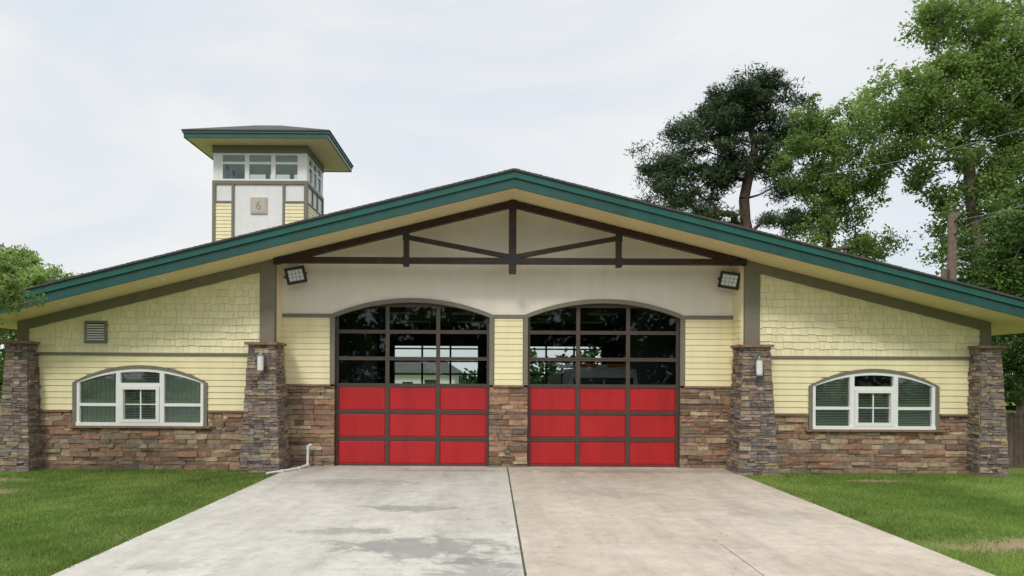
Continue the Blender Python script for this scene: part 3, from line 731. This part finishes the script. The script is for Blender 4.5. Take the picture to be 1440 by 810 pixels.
def vnoise(x,y,s,seed):
    r=np.random.RandomState(seed); a=0
    for k in range(6):
        th=r.rand()*6.28; f=s*(.5+r.rand()*1.8); a=a+np.sin((x*np.cos(th)+y*np.sin(th))*f+r.rand()*6.28+1.5*np.sin(x*s*.4+y*s*.3+k))
    return a/6
def blades(n,side):
    y=6.0+12.2*np.random.rand(n)
    ext=.85*y+2.5
    if side<0: x=-5.52-np.random.rand(n)*(ext-5.56)
    else: x=6.49+np.random.rand(n)*(ext+1.0-6.53)
    bare=np.zeros(n)
    for (cx,cy,rx,ry) in BARE:
        q=np.sqrt(((x-cx)/rx)**2+((y-cy)/ry)**2)+vnoise(x,y,4,3)*.35
        bare=np.maximum(bare,np.clip(1.25-q,0,1)*1.5)
    thin=np.clip(vnoise(x,y,1.6,21)-.2,0,1)*1.3
    keep=(np.random.rand(n)>bare)&(np.random.rand(n)>thin); x=x[keep];y=y[keep];n=len(x)
    h=.028+.045*np.random.rand(n)+.02*vnoise(x,y,1.4,5); h=np.clip(h,.02,.1)
    h=np.where(np.random.rand(n)<.015,h*1.8,h)
    a=np.random.rand(n)*6.283; w=.006+.007*np.random.rand(n)
    lx=(np.random.rand(n)-.5)*.06; ly=(np.random.rand(n)-.5)*.06
    V=np.zeros((n,3,3)); V[:,0]=np.stack([x-np.cos(a)*w,y-np.sin(a)*w,np.zeros(n)],1); V[:,1]=np.stack([x+np.cos(a)*w,y+np.sin(a)*w,np.zeros(n)],1); V[:,2]=np.stack([x+lx,y+ly,h],1)
    b=.80+.3*np.random.rand(n)+.34*vnoise(x,y,.9,9)+.28*vnoise(x,y,4,11); g=np.clip(.4+.6*vnoise(x,y,1.1,12)+.4*(np.random.rand(n)-.5),0,1)
    return V,np.stack([b,g,np.zeros(n)],1)
Va,Ca=blades(120000,-1); Vb,Cb=blades(120000,1)
npmesh('grass',np.concatenate([Va,Vb]),3,np.concatenate([Ca,Cb]),'grass')
n=260; y=np.random.rand(n)**1.2*12+6.5; x=DM+np.random.randn(n)*.012; a=np.random.rand(n)*6.28
V=np.zeros((n,3,3)); V[:,0]=np.stack([x-.006*np.cos(a),y,np.full(n,.015)],1); V[:,1]=np.stack([x+.006*np.cos(a),y+.004,np.full(n,.015)],1); V[:,2]=np.stack([x+np.random.randn(n)*.015,y+np.random.randn(n)*.015,.03+.025*np.random.rand(n)],1)
npmesh('weeds',V,3,np.stack([.7+.3*np.random.rand(n),np.random.rand(n)*.5,np.zeros(n)],1),'grass')

# ------------------------------------------------------------ trees
def leafset(centers,rads,nl,size,aspect,flat,shade):
    C=len(centers); N=C*nl
    ci=np.repeat(np.arange(C),nl)
    d=np.random.randn(N,3); d/=np.linalg.norm(d,axis=1)[:,None]
    r=np.random.rand(N)**.5*(.8+.4*np.random.rand(N))
    off=d*r[:,None]*rads[ci][:,None]; off[:,2]*=flat
    p=centers[ci]+off
    n=np.random.randn(N,3); n[:,2]+=.8; n/=np.linalg.norm(n,axis=1)[:,None]
    t=np.cross(n,np.random.randn(N,3)); t/=np.linalg.norm(t,axis=1)[:,None]; b=np.cross(n,t)
    s=size*(.6+.8*np.random.rand(N))[:,None]
    V=np.zeros((N,4,3)); V[:,0]=p-t*s*.5; V[:,1]=p+b*s*.5*aspect; V[:,2]=p+t*s*.5; V[:,3]=p-b*s*.5*aspect
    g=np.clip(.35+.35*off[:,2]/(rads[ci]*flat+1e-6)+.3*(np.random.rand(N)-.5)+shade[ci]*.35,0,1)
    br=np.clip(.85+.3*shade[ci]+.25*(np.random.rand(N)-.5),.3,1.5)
    return V,np.stack([br,g,np.zeros(N)],1)
def tree(name,base,trunk,lobes,nc,crad,nl,size,leaf,bark,aspect=.55,flat=.75,r0=.3,shell=.55,seed=1):
    random.seed(seed); np.random.seed(seed)
    vol=np.array([l[3]*l[4]*l[5] for l in lobes])**.8; pr=vol/vol.sum()
    C=[];sh=[]
    ls=np.random.uniform(-.6,.6,len(lobes))
    for _ in range(nc):
        k=np.random.choice(len(lobes),p=pr); l=lobes[k]
        d=np.random.randn(3); d/=np.linalg.norm(d); r=shell+(1.08-shell)*np.random.rand() if np.random.rand()<.75 else np.random.rand()*.7
        C.append((l[0]+d[0]*l[3]*r,l[1]+d[1]*l[4]*r,l[2]+d[2]*l[5]*r)); sh.append(ls[k]*.6+np.random.uniform(-.7,.7)*.8)
    C=np.array(C); sh=np.array(sh)
    nodes=[np.array(base,float)]; par=[-1]
    tp=[np.array(t,float) for t in trunk]; last=0
    prev=nodes[0]
    for t in tp:
        m=max(1,int(np.linalg.norm(t-prev)/1.0))
        for k in range(1,m+1):
            q=prev+(t-prev)*k/m+ (np.random.randn(3)*.05 if k<m else 0); nodes.append(q); par.append(last); last=len(nodes)-1
        prev=t
    order=np.argsort([min(np.linalg.norm(c-n) for n in nodes[1:]) for c in C])
    for o in order:
        c=C[o]; NA=np.array(nodes); df=c-NA; dist=np.linalg.norm(df,axis=1)
        cost=dist+np.where(df[:,2]<.2*dist,(.2*dist-df[:,2])*1.4,0); cost[0]+=50
        k=int(np.argmin(cost)); p=nodes[k]; L_=dist[k]
        m=max(1,int(L_/1.1)); lk=k
        for q in range(1,m+1):
            t=q/m; pt=p+(c-p)*t; pt=pt+np.array([0,0,-.10*L_*math.sin(math.pi*t)])+(np.random.randn(3)*.07*min(L_,2) if q<m else 0)
            nodes.append(pt); par.append(lk); lk=len(nodes)-1
    cnt=np.ones(len(nodes))
    for k in range(len(nodes)-1,0,-1): cnt[par[k]]+=cnt[k]
    mx=cnt[0]; rad=np.maximum(r0*(cnt/mx)**.5,.018)
    mb=MB()
    for k in range(1,len(nodes)):
        ra=min(rad[par[k]],rad[k]*1.35); mb.tube(nodes[par[k]],nodes[k],ra,rad[k],bark,7 if rad[k]>.08 else 4,False)
    rr=np.random.uniform(.6,1.3,nc)*crad
    V,cl=leafset(C,rr,nl,size,aspect,flat,sh)
    return npmesh(name,V,4,cl,leaf,mb)
def L(px,py,d,rw,rh,rd=None,dy=0):
    k=d/950.; return ((px-692)*k,d+dy,2.56+(530-py+.005*(px-692))*k,rw*k,(rd if rd else rw)*k,rh*k)
d=45
lob=[L(1048,138,d,52,30),L(1085,165,d,50,30),L(985,190,d,55,32),L(1020,165,d,45,26),L(935,232,d,44,32),L(1055,212,d,62,24),L(1125,190,d,34,36),
     L(965,285,d,50,24),L(925,265,d,34,20),L(1108,262,d,36,18),L(1110,312,d,46,18),L(1005,248,d,44,22),L(1000,305,d,36,16),L(1080,240,d,34,18),L(1030,140,d,44,26),L(1065,130,d,40,24)]
tb=L(1052,530,d,1,1)
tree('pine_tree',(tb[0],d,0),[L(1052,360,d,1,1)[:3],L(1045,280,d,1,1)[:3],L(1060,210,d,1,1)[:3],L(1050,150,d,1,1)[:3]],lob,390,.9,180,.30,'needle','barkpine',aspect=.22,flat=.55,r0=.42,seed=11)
d=40
lob=[L(1140,170,d,38,36),L(1175,205,d,46,44),L(1120,225,d,34,42),L(1185,290,d,46,40),L(1135,320,d,38,36),L(1222,245,d,26,34),L(1222,350,d,40,20),L(1208,165,d,24,30),L(1160,260,d,44,36)]
tb=L(1165,530,d,1,1)
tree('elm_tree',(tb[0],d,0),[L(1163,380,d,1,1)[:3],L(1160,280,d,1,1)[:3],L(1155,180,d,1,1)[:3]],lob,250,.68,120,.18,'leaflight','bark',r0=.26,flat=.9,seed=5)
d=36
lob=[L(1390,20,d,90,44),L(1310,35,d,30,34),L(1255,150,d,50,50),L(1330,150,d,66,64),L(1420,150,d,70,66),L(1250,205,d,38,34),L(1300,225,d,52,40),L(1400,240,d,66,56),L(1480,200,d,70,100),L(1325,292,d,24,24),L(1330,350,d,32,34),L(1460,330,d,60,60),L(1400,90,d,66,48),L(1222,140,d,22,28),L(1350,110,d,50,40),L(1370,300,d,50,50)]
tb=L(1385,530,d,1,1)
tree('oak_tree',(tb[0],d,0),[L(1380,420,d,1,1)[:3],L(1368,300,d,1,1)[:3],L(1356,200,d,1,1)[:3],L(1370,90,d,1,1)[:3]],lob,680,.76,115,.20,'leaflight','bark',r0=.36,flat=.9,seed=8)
d=28
lob=[L(1405,350,d,50,50),L(1450,310,d,60,50),L(1390,400,d,34,30),L(1450,420,d,60,60),L(1440,520,d,50,50),L(1500,480,d,70,90)]
tb=L(1440,530,d,1,1)
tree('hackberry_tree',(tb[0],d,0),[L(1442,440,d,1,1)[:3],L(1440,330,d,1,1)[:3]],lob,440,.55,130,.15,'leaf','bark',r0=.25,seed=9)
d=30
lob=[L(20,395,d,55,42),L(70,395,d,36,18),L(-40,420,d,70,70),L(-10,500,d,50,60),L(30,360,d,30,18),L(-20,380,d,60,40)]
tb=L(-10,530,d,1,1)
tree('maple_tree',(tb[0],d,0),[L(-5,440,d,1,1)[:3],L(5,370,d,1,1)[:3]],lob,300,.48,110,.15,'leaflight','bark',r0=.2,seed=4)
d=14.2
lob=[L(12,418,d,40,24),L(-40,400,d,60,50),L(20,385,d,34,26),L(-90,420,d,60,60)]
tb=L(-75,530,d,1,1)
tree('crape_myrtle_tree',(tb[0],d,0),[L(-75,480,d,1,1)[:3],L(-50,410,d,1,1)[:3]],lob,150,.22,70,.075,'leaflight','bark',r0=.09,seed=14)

random.seed(3); np.random.seed(3)
Cs=[];rs=[]
def mass(x0,x1,y,h,step,dy=5,den=5,rm=1.0):
    x=x0
    while x<x1:
        hh=h*U(.75,1.2); w=U(3,5)
        for _ in range(int(hh*den)):
            z=U(.3,hh); k=math.sqrt(max(1-(z/hh)**2,.05)); Cs.append((x+U(-w,w)*k,y+U(-dy,dy)*k,z)); rs.append(U(.9,1.7)*rm)
        x+=step
mass(-110,-24,62,9,5); mass(26,120,58,11,5); mass(-22,26,88,3.0,5,2); mass(3,24,70,6,5)
mass(-24,26,-34,11.5,3.6,4,5,1.25); mass(-110,-26,-40,9,7,5,4); mass(28,110,-40,9,7,5,4)  # unseen trees behind the camera, added to block sky reflections in the door glass
for yy in range(-40,60,8):
    mass(-82,-80,yy,9,4,5,4); mass(82,84,yy,9,4,5,4)
Cs=np.array(Cs); rs=np.array(rs)
V,cl=leafset(Cs,rs,34,.72,.6,.8,np.random.uniform(-.7,.5,len(Cs)))
npmesh('tree_line_and_screen',V,4,cl,'leafdark')

mb=MB(); hx,hy=-7.2,58
mb.box(hx-4,hx+4,hy,hy+7,0,2.9,'white'); 
mb.hexa([(hx-4.5,hy-.6,2.9),(hx+4.5,hy-.6,2.9),(hx+4.5,hy+7.6,2.9),(hx-4.5,hy+7.6,2.9),(hx-2.5,hy+3.4,4.3),(hx+2.5,hy+3.4,4.3),(hx+2.5,hy+3.6,4.3),(hx-2.5,hy+3.6,4.3)],'shingle')
for q in (-2.6,1.4): mb.box(hx+q,hx+q+1.2,hy-.03,hy,1,2.3,'dark')
mb.box(hx-.5,hx+.4,hy-.03,hy,0,2.1,'wood')
mb.build('white_house')

# ------------------------------------------------------------ light
SE=math.radians(45); AZ=math.radians(22)
w=bpy.data.worlds.new('World'); scene.world=w; w.use_nodes=True; nt=w.node_tree; nt.nodes.clear()
out=nt.nodes.new('ShaderNodeOutputWorld')
sky=node(nt,'ShaderNodeTexSky',sky_type='NISHITA'); sky.sun_disc=False; sky.sun_elevation=SE; sky.sun_rotation=math.pi+AZ; sky.dust_density=2.5
tc=node(nt,'ShaderNodeTexCoord')
mp=node(nt,'ShaderNodeMapping',{'Vector':tc.outputs['Generated'],'Scale':(1,1,2.6),'Rotation':(0,.25,0)})
f=noise(nt,1.7,7,.55,mp.outputs[0],.6)
c=ramp(nt,f,[(.36,(.76,.84,.93)),(.50,(.87,.905,.94)),(.62,(.955,.96,.96))])
sepz=node(nt,'ShaderNodeSeparateXYZ',{0:tc.outputs['Generated']}).outputs[2]
gain=math_(nt,'ADD',10.0,math_(nt,'MULTIPLY',math_(nt,'SUBTRACT',sepz,.48,clamp=True),27.0))
sc=node(nt,'ShaderNodeVectorMath',{0:c},operation='SCALE'); nt.links.new(gain,sc.inputs['Scale'])
fin=mixc(nt,.88,sky.outputs[0],sc.outputs[0])
bg=node(nt,'ShaderNodeBackground',{'Color':fin,'Strength':.1}); nt.links.new(bg.outputs[0],out.inputs[0])
sl=bpy.data.lights.new('sun','SUN'); sl.energy=1.5; sl.angle=math.radians(12); sl.color=(1,.96,.9)
so=bpy.data.objects.new('sun',sl); scene.collection.objects.link(so)
dirv=Vector((-math.sin(AZ)*math.cos(SE),-math.cos(AZ)*math.cos(SE),math.sin(SE)))
so.rotation_euler=dirv.to_track_quat('Z','Y').to_euler(); so.location=(0,0,30)

# ------------------------------------------------------------ camera
cd=bpy.data.cameras.new('camera'); cam=bpy.data.objects.new('camera',cd); scene.collection.objects.link(cam)
cam.location=(0,0,2.56); cam.rotation_euler=(math.pi/2,-.005,0)
cd.sensor_width=36; cd.lens=23.75; cd.shift_x=28/1440; cd.shift_y=125/1440; cd.clip_end=1500; cd.clip_start=.1
scene.camera=cam
scene.view_settings.view_transform='Standard'; scene.view_settings.look='None'; scene.view_settings.exposure=0
